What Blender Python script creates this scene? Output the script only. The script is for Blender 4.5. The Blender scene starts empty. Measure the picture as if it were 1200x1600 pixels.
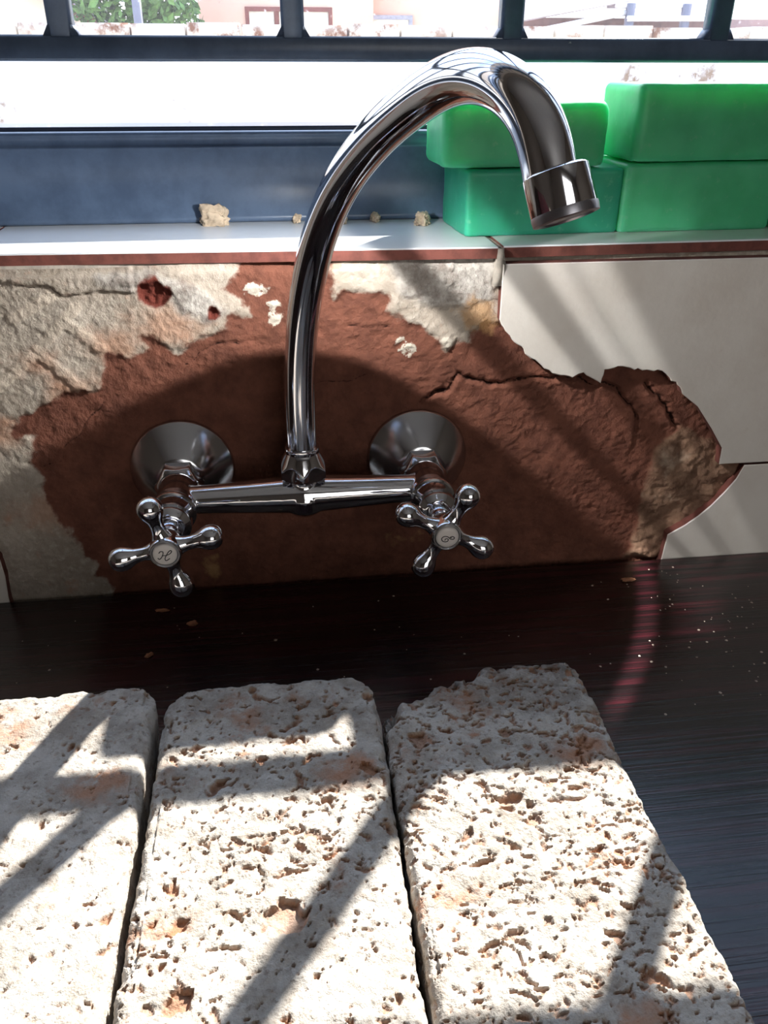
import bpy, math, random
import numpy as np
from mathutils import Vector, Matrix

# ------------------------------------------------------------------ camera, world, sun, exposure
S = bpy.context.scene
COL = S.collection
cam_d = bpy.data.cameras.new('camera')
cam = bpy.data.objects.new('camera', cam_d)
COL.objects.link(cam)
S.camera = cam
F_PX = 1284.96
cam_d.sensor_fit = 'VERTICAL'
cam_d.sensor_height = 36.0
cam_d.sensor_width = 27.0
cam_d.lens = F_PX / 1600.0 * 36.0
cam_d.clip_start = 0.01
cam_d.clip_end = 200
PITCH, YAW, ROLL = 0.50235384, 0.12475688, 0.00274746
fwd = Vector((math.sin(YAW) * math.cos(PITCH), math.cos(YAW) * math.cos(PITCH), -math.sin(PITCH)))
rt0 = Vector((math.cos(YAW), -math.sin(YAW), 0))
up0 = rt0.cross(fwd)
rt = rt0 * math.cos(ROLL) + up0 * math.sin(ROLL)
up = up0 * math.cos(ROLL) - rt0 * math.sin(ROLL)
cam.matrix_world = Matrix(((rt.x, up.x, -fwd.x, -0.0070), (rt.y, up.y, -fwd.y, -0.48255), (rt.z, up.z, -fwd.z, 0.31381), (0, 0, 0, 1)))

world = bpy.data.worlds.new('World')
S.world = world
world.use_nodes = True
wn = world.node_tree.nodes
bg = wn['Background']
wtc = wn.new('ShaderNodeTexCoord'); wsep = wn.new('ShaderNodeSeparateXYZ'); wmr = wn.new('ShaderNodeMapRange'); wmix = wn.new('ShaderNodeMix')
wmix.data_type = 'RGBA'; wmr.inputs[1].default_value = 0.0; wmr.inputs[2].default_value = 0.75
wmix.inputs[6].default_value = (0.95, 0.97, 1.0, 1); wmix.inputs[7].default_value = (0.50, 0.68, 1.0, 1)
wl = world.node_tree.links
wl.new(wtc.outputs['Generated'], wsep.inputs[0]); wl.new(wsep.outputs[2], wmr.inputs[0]); wl.new(wmr.outputs[0], wmix.inputs[0]); wl.new(wmix.outputs[2], bg.inputs['Color'])
bg.inputs['Strength'].default_value = 3.5

SUN_AZ, SUN_EL = math.radians(36.9), math.radians(36.8)
sun_d = bpy.data.lights.new('sun', 'SUN')
sun_d.energy = 23.0
sun_d.angle = math.radians(0.6)
sun_d.color = (1.0, 0.96, 0.9)
sun = bpy.data.objects.new('sun', sun_d)
COL.objects.link(sun)
sd = Vector((-math.sin(SUN_AZ) * math.cos(SUN_EL), -math.cos(SUN_AZ) * math.cos(SUN_EL), -math.sin(SUN_EL)))
sun.rotation_euler = sd.to_track_quat('-Z', 'Y').to_euler()
sun.location = (3, 5, 4)

S.view_settings.view_transform = 'Standard'
S.view_settings.look = 'None'
S.view_settings.gamma = 1.0
S.view_settings.exposure = 0.0
S.view_settings.use_curve_mapping = False
S.cycles.use_denoising = True
S.cycles.max_bounces = 10
S.cycles.diffuse_bounces = 5
S.cycles.glossy_bounces = 6
S.cycles.transparent_max_bounces = 12
S.cycles.sample_clamp_indirect = 4.0
S.cycles.caustics_reflective = False
S.cycles.blur_glossy = 0.5

# added, unseen fill lamp behind the camera; the room has no window there
def area_light(name, loc, direction, sx, sy, watts, color):
    d = bpy.data.lights.new(name, 'AREA')
    d.shape = 'RECTANGLE'; d.size = sx; d.size_y = sy; d.energy = watts; d.color = color
    o = bpy.data.objects.new(name, d)
    COL.objects.link(o)
    o.location = loc
    o.rotation_euler = Vector(direction).to_track_quat('-Z', 'Z').to_euler()
    return o
area_light('room_fill_lamp', (0.6, -2.9, 0.75), (0, 1, -0.1), 1.3, 1.2, 13.5, (1.0, 0.97, 0.93))

# added lamps imitate sun thrown off the chrome spout, bands shaped in nodes
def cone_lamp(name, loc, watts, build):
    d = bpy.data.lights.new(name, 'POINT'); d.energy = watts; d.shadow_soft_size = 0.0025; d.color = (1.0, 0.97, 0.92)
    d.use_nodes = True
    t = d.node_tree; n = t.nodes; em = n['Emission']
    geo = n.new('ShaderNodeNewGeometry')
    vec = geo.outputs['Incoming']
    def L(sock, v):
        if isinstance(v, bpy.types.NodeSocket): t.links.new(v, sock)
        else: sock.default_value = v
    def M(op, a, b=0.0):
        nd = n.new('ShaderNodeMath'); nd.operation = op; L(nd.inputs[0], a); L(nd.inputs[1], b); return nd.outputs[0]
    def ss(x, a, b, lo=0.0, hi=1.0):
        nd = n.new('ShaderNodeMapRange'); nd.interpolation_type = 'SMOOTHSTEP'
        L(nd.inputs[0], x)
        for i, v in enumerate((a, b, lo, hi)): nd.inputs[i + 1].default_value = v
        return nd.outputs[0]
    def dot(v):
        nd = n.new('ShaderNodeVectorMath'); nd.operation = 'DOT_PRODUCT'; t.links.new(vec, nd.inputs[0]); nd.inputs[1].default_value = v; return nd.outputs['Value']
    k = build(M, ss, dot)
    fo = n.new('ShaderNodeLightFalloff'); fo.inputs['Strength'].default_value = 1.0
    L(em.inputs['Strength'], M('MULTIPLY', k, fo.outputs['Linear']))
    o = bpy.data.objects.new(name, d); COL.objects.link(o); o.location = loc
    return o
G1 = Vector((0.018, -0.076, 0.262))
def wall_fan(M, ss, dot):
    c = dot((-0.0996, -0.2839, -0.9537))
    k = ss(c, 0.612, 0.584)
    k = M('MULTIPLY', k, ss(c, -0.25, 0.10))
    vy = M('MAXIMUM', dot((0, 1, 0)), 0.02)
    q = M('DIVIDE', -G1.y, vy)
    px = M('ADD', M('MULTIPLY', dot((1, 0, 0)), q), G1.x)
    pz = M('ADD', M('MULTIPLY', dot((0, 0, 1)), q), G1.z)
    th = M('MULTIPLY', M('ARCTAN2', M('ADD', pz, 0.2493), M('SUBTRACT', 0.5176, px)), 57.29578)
    gap = lambda a, b, w, dep: M('SUBTRACT', 1.0, M('MULTIPLY', M('MULTIPLY', ss(th, a - w, a + w), ss(th, b + w, b - w)), dep))  # dark streaks shaped into the lamp's own emission
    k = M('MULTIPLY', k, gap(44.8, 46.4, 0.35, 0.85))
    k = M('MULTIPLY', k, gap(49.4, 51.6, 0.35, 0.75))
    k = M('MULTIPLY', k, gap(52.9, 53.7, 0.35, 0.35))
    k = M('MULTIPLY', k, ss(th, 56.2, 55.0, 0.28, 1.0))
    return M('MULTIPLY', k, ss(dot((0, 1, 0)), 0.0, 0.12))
cone_lamp('added_glint_lamp', G1, 14.0, wall_fan)
def counter_arcs(M, ss, dot):  # bright arcs drawn by angle in this added lamp's emission
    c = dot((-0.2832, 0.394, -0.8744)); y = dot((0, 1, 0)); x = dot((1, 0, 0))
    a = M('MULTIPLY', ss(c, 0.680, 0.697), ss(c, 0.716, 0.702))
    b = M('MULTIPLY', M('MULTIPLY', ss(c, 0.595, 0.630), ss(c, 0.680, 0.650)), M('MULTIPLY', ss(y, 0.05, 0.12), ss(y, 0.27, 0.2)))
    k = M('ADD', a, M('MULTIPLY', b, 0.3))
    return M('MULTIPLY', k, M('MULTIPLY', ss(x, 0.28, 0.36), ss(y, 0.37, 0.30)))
cone_lamp('added_glint_lamp', (0.056, -0.130, 0.305), 60.0, counter_arcs)

# ------------------------------------------------------------------ helpers
rng = np.random.default_rng(7)
random.seed(7)

def _hash(ix, iy, iz, seed):
    n = (ix * 374761393 + iy * 668265263 + iz * 1440662683 + seed * 974634777) & 0x7FFFFFFF
    n = ((n ^ (n >> 13)) * 1274126177) & 0x7FFFFFFF
    n = ((n ^ (n >> 15)) * 461845907) & 0x7FFFFFFF
    return n ^ (n >> 16)

def gnoise(p, seed=0):
    i = np.floor(p).astype(np.int64); f = p - i
    u = f * f * f * (f * (f * 6 - 15) + 10)
    r = 0
    for dx in (0, 1):
        for dy in (0, 1):
            for dz in (0, 1):
                w = (u[:, 0] if dx else 1 - u[:, 0]) * (u[:, 1] if dy else 1 - u[:, 1]) * (u[:, 2] if dz else 1 - u[:, 2])
                h = _hash(i[:, 0] + dx, i[:, 1] + dy, i[:, 2] + dz, seed)
                g = ((h & 255) / 127.5 - 1) * (f[:, 0] - dx) + (((h >> 8) & 255) / 127.5 - 1) * (f[:, 1] - dy) + (((h >> 16) & 255) / 127.5 - 1) * (f[:, 2] - dz)
                r = r + w * g
    return r

_ROT = np.array([[0.36, 0.48, -0.8], [-0.8, 0.6, 0.0], [0.48, 0.64, 0.6]])
def fbm(p, octaves=4, seed=0, gain=0.5):
    a, t, s = 1.0, 0.0, 0.0
    q = p @ _ROT.T
    for k in range(octaves):
        s = s + a * gnoise(q, seed + k * 17); t += a
        a *= gain; q = (q @ _ROT.T) * 2.03 + 3.7
    return s / t * 1.9

def sstep(a, b, x):
    t = np.clip((x - a) / (b - a), 0, 1)
    return t * t * (3 - 2 * t)

def poly_sd(P, poly):
    """signed distance to a polygon, positive inside"""
    A = np.array(poly, float); B = np.roll(A, -1, 0)
    d2 = np.full(len(P), 1e9); ins = np.zeros(len(P), bool)
    for a, b in zip(A, B):
        e = b - a; w = P - a
        t = np.clip((w @ e) / (e @ e), 0, 1)
        q = w - np.outer(t, e)
        d2 = np.minimum(d2, (q * q).sum(1))
        c = (a[1] > P[:, 1]) != (b[1] > P[:, 1])
        with np.errstate(divide='ignore', invalid='ignore'):
            xi = a[0] + (P[:, 1] - a[1]) * e[0] / (e[1] if e[1] else 1e-12)
        ins ^= c & (P[:, 0] < xi)
    d = np.sqrt(d2)
    return np.where(ins, d, -d)

def line_d(P, pts):
    A = np.array(pts, float)
    d2 = np.full(len(P), 1e9)
    for a, b in zip(A[:-1], A[1:]):
        e = b - a; w = P - a
        t = np.clip((w @ e) / (e @ e), 0, 1)
        q = w - np.outer(t, e)
        d2 = np.minimum(d2, (q * q).sum(1))
    return np.sqrt(d2)

def mesh_obj(name, verts, faces, material=None, parent=None, smooth=True, sharp=None):
    me = bpy.data.meshes.new(name)
    me.from_pydata([tuple(v) for v in verts], [], [tuple(f) for f in faces])
    me.validate()
    me.update()
    if smooth:
        me.polygons.foreach_set('use_smooth', [True] * len(me.polygons))
        if sharp is not None:
            me.set_sharp_from_angle(angle=math.radians(sharp))
    o = bpy.data.objects.new(name, me)
    COL.objects.link(o)
    if material: me.materials.append(material)
    if parent: o.parent = parent
    return o

def np_mesh(name, V, Q, material, parent=None, attrs=None, smooth=True):
    """big quad meshes from arrays"""
    me = bpy.data.meshes.new(name)
    n, m = len(V), len(Q)
    me.vertices.add(n); me.vertices.foreach_set('co', np.asarray(V, np.float32).ravel())
    me.loops.add(m * 4); me.loops.foreach_set('vertex_index', np.asarray(Q, np.int32).ravel())
    me.polygons.add(m)
    me.polygons.foreach_set('loop_start', np.arange(0, m * 4, 4, dtype=np.int32))
    me.polygons.foreach_set('use_smooth', [smooth] * m)
    me.update(calc_edges=True)
    for k, a in (attrs or {}).items():
        at = me.attributes.new(k, 'FLOAT', 'POINT')
        at.data.foreach_set('value', np.asarray(a, np.float32))
    o = bpy.data.objects.new(name, me)
    COL.objects.link(o)
    if material: me.materials.append(material)
    if parent: o.parent = parent
    return o

def empty(name, loc=(0, 0, 0)):
    o = bpy.data.objects.new(name, None)
    o.empty_display_size = 0.02
    COL.objects.link(o); o.location = loc
    return o

def tag(o, label=None, cat=None, group=None, kind=None):
    if label: o['label'] = label
    if cat: o['category'] = cat
    if group: o['group'] = group
    if kind: o['kind'] = kind
    return o

def add_part(name, VF, material, parent, sharp=None, smooth=True):
    """part given in world coordinates: stored relative to its parent chain"""
    off = Vector((0, 0, 0)); p = parent
    while p is not None:
        off += p.location; p = p.parent
    V = [Vector(v) - off for v in VF[0]]
    return mesh_obj(name, V, VF[1], material, parent, smooth, sharp)

def join(*vfs):
    V, Fc = [], []
    for v, f in vfs:
        k = len(V); V += list(v); Fc += [tuple(i + k for i in q) for q in f]
    return V, Fc

def frame_from(axis, hint=Vector((0, 0, 1))):
    a = Vector(axis).normalized()
    if abs(a.dot(hint)) > 0.95: hint = Vector((1, 0, 0))
    x = hint.cross(a).normalized(); y = a.cross(x)
    return x, y, a

def lathe(origin, axis, profile, seg=48, rfun=None, cap0=True, cap1=True, hint=Vector((0, 0, 1))):
    """profile: (distance along axis, radius)"""
    x, y, a = frame_from(axis, hint); o = Vector(origin)
    V, Fc = [], []
    for t, r in profile:
        for k in range(seg):
            th = 2 * math.pi * k / seg
            rr = rfun(t, r, th) if rfun else r
            V.append(o + a * t + (x * math.cos(th) + y * math.sin(th)) * rr)
    n = len(profile)
    for i in range(n - 1):
        for k in range(seg):
            k2 = (k + 1) % seg
            Fc.append((i * seg + k, i * seg + k2, (i + 1) * seg + k2, (i + 1) * seg + k))
    if cap0: Fc.append(tuple(range(seg - 1, -1, -1)))
    if cap1: Fc.append(tuple((n - 1) * seg + k for k in range(seg)))
    return V, Fc

def tube(points, radius, seg=32, caps=True):
    P = [Vector(p) for p in points]; n = len(P)
    R = radius if isinstance(radius, (list, tuple)) else [radius] * n
    T = [(P[min(i + 1, n - 1)] - P[max(i - 1, 0)]).normalized() for i in range(n)]
    x = frame_from(T[0])[0]
    V, Fc = [], []
    for i in range(n):
        x = (x - T[i] * x.dot(T[i])).normalized(); y = T[i].cross(x)
        for k in range(seg):
            th = 2 * math.pi * k / seg
            V.append(P[i] + (x * math.cos(th) + y * math.sin(th)) * R[i])
    for i in range(n - 1):
        for k in range(seg):
            k2 = (k + 1) % seg
            Fc.append((i * seg + k, i * seg + k2, (i + 1) * seg + k2, (i + 1) * seg + k))
    if caps:
        Fc.append(tuple(range(seg - 1, -1, -1)))
        Fc.append(tuple((n - 1) * seg + k for k in range(seg)))
    return V, Fc

def spline(pts, n=10):
    P = [Vector(p) for p in pts]; out = []
    for i in range(len(P) - 1):
        p0, p1, p2, p3 = P[max(i - 1, 0)], P[i], P[i + 1], P[min(i + 2, len(P) - 1)]
        for k in range(n):
            t = k / n
            out.append(0.5 * ((2 * p1) + (p2 - p0) * t + (2 * p0 - 5 * p1 + 4 * p2 - p3) * t * t + (3 * p1 - p0 - 3 * p2 + p3) * t ** 3))
    out.append(P[-1])
    return out

def box(x0, x1, y0, y1, z0, z1):
    V = [(x0, y0, z0), (x1, y0, z0), (x1, y1, z0), (x0, y1, z0), (x0, y0, z1), (x1, y0, z1), (x1, y1, z1), (x0, y1, z1)]
    Fc = [(0, 3, 2, 1), (4, 5, 6, 7), (0, 1, 5, 4), (1, 2, 6, 5), (2, 3, 7, 6), (3, 0, 4, 7)]
    return V, Fc

def prism(poly, y0, y1, bev=0.0):
    """polygon in (x,z) extruded along y; counter-clockwise seen from -y; optional eased front edge (at y0)"""
    n = len(poly)
    if bev:
        A = np.array(poly); nx = np.roll(A, -1, 0) - np.roll(A, 1, 0)
        nx = nx / (np.linalg.norm(nx, axis=1)[:, None] + 1e-9)
        inn = A + np.stack([-nx[:, 1], nx[:, 0]], 1) * bev
        V = [(x, y0, z) for x, z in inn] + [(x, y0 + bev, z) for x, z in A] + [(x, y1, z) for x, z in A]
        rings = 3
    else:
        V = [(x, y0, z) for x, z in poly] + [(x, y1, z) for x, z in poly]
        rings = 2
    Fc = [tuple(range(n))]
    for r in range(rings - 1):
        for i in range(n):
            j = (i + 1) % n
            Fc.append((r * n + j, r * n + i, (r + 1) * n + i, (r + 1) * n + j))
    Fc.append(tuple((rings - 1) * n + i for i in range(n - 1, -1, -1)))
    return V, Fc

def extrude_x(profile, x0, x1):
    """closed (y,z) profile extruded along x"""
    n = len(profile)
    V = [(x0, y, z) for y, z in profile] + [(x1, y, z) for y, z in profile]
    Fc = [tuple(range(n - 1, -1, -1)), tuple(range(n, 2 * n))]
    for i in range(n):
        j = (i + 1) % n
        Fc.append((i, j, n + j, n + i))
    return V, Fc

# ------------------------------------------------------------------ materials
class NT:
    def __init__(self, name):
        self.m = bpy.data.materials.new(name); self.m.use_nodes = True
        self.t = self.m.node_tree; self.n = self.t.nodes
        self.b = self.n['Principled BSDF']; self.out = self.n['Material Output']
    def add(self, typ, **kw):
        nd = self.n.new(typ)
        for k, v in kw.items():
            setattr(nd, k, v)
        return nd
    def lk(self, a, b): self.t.links.new(a, b)
    def val(self, s, v):
        if isinstance(v, bpy.types.NodeSocket): self.lk(v, s)
        else: s.default_value = v
    def math(self, op, a, b=0.0, clamp=False):
        nd = self.add('ShaderNodeMath', operation=op, use_clamp=clamp)
        self.val(nd.inputs[0], a); self.val(nd.inputs[1], b)
        return nd.outputs[0]
    def mix(self, f, a, b):
        nd = self.add('ShaderNodeMix', data_type='RGBA')
        self.val(nd.inputs[0], f); self.val(nd.inputs[6], a); self.val(nd.inputs[7], b)
        return nd.outputs[2]
    def ramp(self, f, lo, hi, a=0.0, b=1.0):
        nd = self.add('ShaderNodeMapRange', interpolation_type='SMOOTHSTEP')
        self.val(nd.inputs[0], f); nd.inputs[1].default_value = lo; nd.inputs[2].default_value = hi
        nd.inputs[3].default_value = a; nd.inputs[4].default_value = b
        return nd.outputs[0]
    def coord(self, scale=(1, 1, 1), rot=(0, 0, 0)):
        tc = self.add('ShaderNodeTexCoord'); mp = self.add('ShaderNodeMapping')
        self.lk(tc.outputs['Object'], mp.inputs[0]); mp.inputs['Scale'].default_value = scale; mp.inputs['Rotation'].default_value = rot
        return mp.outputs[0]
    def noise(self, scale, detail=4, rough=0.5, vec=None, dist=0.0):
        nd = self.add('ShaderNodeTexNoise')
        nd.inputs['Scale'].default_value = scale; nd.inputs['Detail'].default_value = detail
        nd.inputs['Roughness'].default_value = rough; nd.inputs['Distortion'].default_value = dist
        self.lk(vec if vec is not None else self.coord(), nd.inputs['Vector'])
        return nd.outputs[0]
    def attr(self, name):
        nd = self.add('ShaderNodeAttribute', attribute_name=name)
        return nd.outputs['Fac']
    def bump(self, h, strength=0.3, dist=0.001):
        nd = self.add('ShaderNodeBump'); nd.inputs['Strength'].default_value = strength; nd.inputs['Distance'].default_value = dist
        self.lk(h, nd.inputs['Height']); self.lk(nd.outputs[0], self.b.inputs['Normal'])
    def base(self, c): self.val(self.b.inputs['Base Color'], c)
    def set(self, **kw):
        for k, v in kw.items(): self.val(self.b.inputs[k.replace('_', ' ')], v)
        return self

def rgba(r, g, b): return (r, g, b, 1.0)
def srgb(r, g, b):
    f = lambda c: (c / 255 / 12.92) if c <= 10 else ((c / 255 + 0.055) / 1.055) ** 2.4
    return (f(r), f(g), f(b), 1.0)

def simple(name, color, rough=0.6, metal=0.0, spec=0.5, var=0.12, scale=30, bump=0.0):
    t = NT(name)
    nz = t.noise(scale, 5, 0.6)
    c2 = tuple(max(0, c * (1 - 2 * var)) for c in color[:3]) + (1,)
    t.base(t.mix(t.ramp(nz, 0.35, 0.7), color, c2))
    t.set(Roughness=rough, Metallic=metal, Specular_IOR_Level=spec)
    if bump: t.bump(nz, bump, 0.001)
    return t.m

# chrome
t = NT('chrome')
t.base(srgb(222, 224, 230))
sm = t.noise(45, 4, 0.6)
t.set(Metallic=1.0, Roughness=t.ramp(sm, 0.35, 0.85, 0.035, 0.11))
M_CHROME = t.m
t = NT('brushed_chrome')
t.base(srgb(205, 207, 212))
sm = t.noise(25, 4, 0.6)
t.set(Metallic=1.0, Roughness=t.ramp(sm, 0.3, 0.8, 0.13, 0.24))
M_FLANGE = t.m
M_BUTTON = simple('index_enamel', srgb(232, 226, 222), 0.35, var=0.02)
M_INK = simple('black_ink', srgb(18, 18, 20), 0.5, var=0.0)
M_DARKRING = simple('aerator_rim', srgb(170, 170, 178), 0.34, metal=1.0, var=0.05)

# mud, plaster and cement of the opened wall
t = NT('opened_wall')
co = t.coord()
n1 = t.noise(60, 6, 0.65, co); n2 = t.noise(220, 5, 0.6, co); n3 = t.noise(18, 5, 0.55, co); n4 = t.noise(480, 3, 0.65, co)
n1c = t.math('SUBTRACT', n1, 0.5); n3c = t.math('SUBTRACT', n3, 0.5)
def zone(a, amp1, amp3, soft):
    d = t.math('ADD', t.attr(a), t.math('ADD', t.math('MULTIPLY', n1c, amp1), t.math('MULTIPLY', n3c, amp3)))
    return t.ramp(d, -soft, soft)
plaster = t.mix(t.ramp(n3, 0.32, 0.68), srgb(184, 174, 162), srgb(154, 143, 131))
plaster = t.mix(t.ramp(n2, 0.45, 0.75, 0.0, 0.5), plaster, srgb(206, 198, 188))
plaster = t.mix(t.ramp(n1, 0.56, 0.74, 0.0, 0.45), plaster, srgb(172, 122, 96))
mud = t.mix(t.ramp(n1, 0.3, 0.7), srgb(128, 83, 68), srgb(100, 64, 53))
mud = t.mix(t.ramp(n3, 0.5, 0.75, 0.0, 0.5), mud, srgb(100, 62, 51))
mud = t.mix(t.ramp(n2, 0.62, 0.8, 0.0, 0.35), mud, srgb(176, 118, 96))
cement = t.mix(t.ramp(n1, 0.35, 0.65), srgb(198, 194, 188), srgb(138, 130, 124))
cement = t.mix(t.ramp(n2, 0.3, 0.5, 0.5, 0.0), cement, srgb(118, 104, 98))
adh = t.mix(t.ramp(n1, 0.35, 0.68), srgb(150, 120, 100), srgb(104, 78, 64))
adh = t.mix(t.ramp(n3, 0.55, 0.7, 0.0, 0.8), adh, srgb(196, 182, 164))
c = t.mix(zone('ridge', 0.004, 0.002, 0.0012), plaster, srgb(198, 186, 172))
c = t.mix(t.math('MULTIPLY', zone('orange', 0.03, 0.02, 0.010), 0.6), c, srgb(178, 132, 106))
c = t.mix(zone('grey', 0.012, 0.02, 0.003), c, cement)
c = t.mix(zone('mud', 0.016, 0.012, 0.0018), c, mud)
c = t.mix(t.math('MULTIPLY', zone('ochre', 0.03, 0.02, 0.004), 0.75), c, srgb(182, 142, 98))
c = t.mix(zone('adh', 0.012, 0.016, 0.0025), c, adh)
c = t.mix(zone('chunk', 0.006, 0.004, 0.001), c, t.mix(n2, srgb(112, 56, 46), srgb(90, 44, 38)))
c = t.mix(zone('white', 0.022, 0.006, 0.0007), c, srgb(204, 196, 184))
crk = t.ramp(t.math('ADD', t.attr('crack'), t.math('MULTIPLY', t.math('SUBTRACT', n2, 0.5), 0.0014)), 0.0002, 0.0009, 0.0, 1.0)
c = t.mix(crk, srgb(38, 20, 15), c)
t.base(c)
t.set(Roughness=0.92, Specular_IOR_Level=0.2)
h = t.math('ADD', t.math('MULTIPLY', n2, 0.6), t.math('MULTIPLY', n4, 0.35))
h = t.math('ADD', h, t.math('MULTIPLY', n1, 0.8))
t.bump(h, 0.65, 0.0020)
M_WALL = t.m

t = NT('ceramic_glaze')
n = t.noise(240, 4, 0.5); n3 = t.noise(14, 5, 0.6); n5 = t.noise(55, 6, 0.65)
c = t.mix(t.ramp(n3, 0.4, 0.75), srgb(232, 228, 222), srgb(218, 211, 203))
c = t.mix(t.ramp(n5, 0.66, 0.78, 0, 0.35), c, srgb(170, 140, 112))
t.base(c); t.set(Roughness=t.ramp(n, 0.3, 0.7, 0.42, 0.6), Specular_IOR_Level=0.4)
t.bump(n, 0.35, 0.0007)
M_TILE = t.m
M_BISCUIT = simple('tile_biscuit', srgb(118, 68, 60), 0.85, var=0.2, scale=120, bump=0.4)
M_SILLTILE = simple('sill_glaze', srgb(222, 226, 230), 0.25, var=0.02, scale=40)
M_GROUT = simple('grout', srgb(196, 188, 178), 0.95, var=0.15, scale=160, bump=0.6)

# worktop
t = NT('wenge_laminate')
v = t.coord((2.2, 130, 1), (0, 0, math.radians(-2)))
g1 = t.noise(1.6, 6, 0.65, v); 
v2 = t.coord((6, 420, 1), (0, 0, math.radians(-2)))
g2 = t.noise(1.2, 4, 0.6, v2)
c = t.mix(t.ramp(g1, 0.42, 0.68), srgb(20, 13, 15), srgb(66, 24, 32))
c = t.mix(t.ramp(g2, 0.5, 0.64, 0, 0.9), c, srgb(14, 9, 10))
t.base(c)
t.set(Roughness=t.ramp(g2, 0.35, 0.65, 0.20, 0.28), Specular_IOR_Level=0.85)
t.bump(g2, 0.35, 0.0006)
M_WOOD = t.m

# cement brick
t = NT('cement_brick')
n1 = t.noise(55, 6, 0.7); n2 = t.noise(380, 4, 0.65); n3 = t.noise(22, 5, 0.6); n4 = t.noise(1100, 2, 0.5)
c = t.mix(t.ramp(n1, 0.36, 0.66), srgb(190, 183, 173), srgb(154, 145, 134))
c = t.mix(t.ramp(n2, 0.54, 0.70, 0, 0.7), c, srgb(124, 112, 101))
rust = t.math('MULTIPLY', t.ramp(n3, 0.52, 0.66), t.ramp(n1, 0.46, 0.6))
c = t.mix(t.math('MULTIPLY', rust, 0.65), c, srgb(180, 124, 90))
c = t.mix(t.math('MULTIPLY', t.attr('dirt'), t.ramp(n1, 0.32, 0.62, 0.35, 0.95)), c, srgb(98, 88, 80))
pit = t.attr('pit')
c = t.mix(t.math('MULTIPLY', pit, t.ramp(n3, 0.3, 0.6, 0.45, 0.85)), c, srgb(158, 112, 82))
t.base(c); t.set(Roughness=0.95, Specular_IOR_Level=0.15)
t.bump(t.math('ADD', t.math('MULTIPLY', n2, 0.8), t.math('MULTIPLY', n4, 0.4)), 0.6, 0.0014)
M_BRICK = t.m

def soap_mat(name, col, deep):
    t = NT(name)
    n = t.noise(35, 4, 0.5); n2 = t.noise(180, 4, 0.6)
    c = t.mix(t.ramp(n, 0.35, 0.7), col, deep)
    c = t.mix(t.ramp(n2, 0.58, 0.74, 0, 0.45), c, srgb(130, 196, 160))
    t.base(c)
    t.set(Roughness=0.42, Subsurface_Weight=0.75, Subsurface_Scale=0.05, Specular_IOR_Level=0.4)
    t.b.inputs['Subsurface Radius'].default_value = (0.25, 0.60, 0.40)
    t.bump(n2, 0.12, 0.0008)
    return t.m
M_SOAP_A = soap_mat('green_soap', srgb(84, 196, 142), srgb(70, 180, 126))
M_SOAP_B = soap_mat('teal_green_soap', srgb(52, 166, 132), srgb(42, 150, 118))

# painted steel window and bars
t = NT('navy_paint')
n = t.noise(26, 6, 0.7); n2 = t.noise(140, 4, 0.6); n6 = t.noise(9, 3, 0.5)
c = t.mix(t.ramp(n, 0.35, 0.7), srgb(84, 102, 128), srgb(68, 84, 108))
chip = t.math('MULTIPLY', t.ramp(n2, 0.70, 0.74), t.ramp(n6, 0.56, 0.6))
c = t.mix(chip, c, srgb(190, 205, 205))
t.base(c); t.set(Roughness=0.36, Specular_IOR_Level=0.5)
t.bump(n2, 0.06, 0.0006)
M_NAVY = t.m
M_RAIL = simple('worn_rail', srgb(54, 58, 72), 0.4, metal=0.0, var=0.1, scale=60)

t = NT('dusty_glass')
tr = t.add('ShaderNodeBsdfTransparent'); tr.inputs[0].default_value = rgba(0.97, 0.975, 0.98)
gl = t.add('ShaderNodeBsdfGlossy'); gl.inputs['Roughness'].default_value = 0.02
du = t.add('ShaderNodeBsdfTranslucent'); du.inputs[0].default_value = rgba(0.9, 0.9, 0.95)
lw = t.add('ShaderNodeLayerWeight'); lw.inputs[0].default_value = 0.5
frs = t.math('ADD', t.math('MULTIPLY', t.math('POWER', lw.outputs['Facing'], 4.0), 0.5), 0.035)
m1 = t.add('ShaderNodeMixShader'); t.lk(frs, m1.inputs[0]); t.lk(tr.outputs[0], m1.inputs[1]); t.lk(gl.outputs[0], m1.inputs[2])
m2 = t.add('ShaderNodeMixShader')
sp = t.noise(220, 3, 0.5)
t.lk(t.ramp(sp, 0.66, 0.74, 0.02, 0.22), m2.inputs[0]); t.lk(m1.outputs[0], m2.inputs[1]); t.lk(du.outputs[0], m2.inputs[2])
t.lk(m2.outputs[0], t.out.inputs[0])
M_GLASS = t.m

M_WHITEWASH = None
t = NT('dirty_whitewash')
n = t.noise(1.9, 6, 0.6); n2 = t.noise(9, 5, 0.7)
c = t.mix(t.math('MULTIPLY', t.ramp(n, 0.53, 0.62), t.ramp(n2, 0.45, 0.6)), srgb(240, 238, 234), srgb(140, 112, 88))
t.base(c); t.set(Roughness=0.9)
M_WHITEWASH = t.m
t = NT('brick_coping')
n = t.noise(7, 6, 0.7); n2 = t.noise(2.2, 4, 0.6)
c = t.mix(t.math('MULTIPLY', t.ramp(n, 0.46, 0.6), t.ramp(n2, 0.42, 0.56)), srgb(226, 218, 206), srgb(128, 82, 58))
t.base(c); t.set(Roughness=0.9)
M_COPING = t.m
t = NT('outer_sill_plaster')
n = t.noise(16, 6, 0.65); n2 = t.noise(60, 5, 0.6)
c = t.mix(t.math('MULTIPLY', t.ramp(n, 0.6, 0.66), t.ramp(n2, 0.4, 0.6)), srgb(236, 233, 228), srgb(120, 98, 80))
t.base(c); t.set(Roughness=0.9)
M_OSILL = t.m
M_PINK = simple('salmon_render', srgb(226, 186, 168), 0.9, var=0.04, scale=3)
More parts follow.
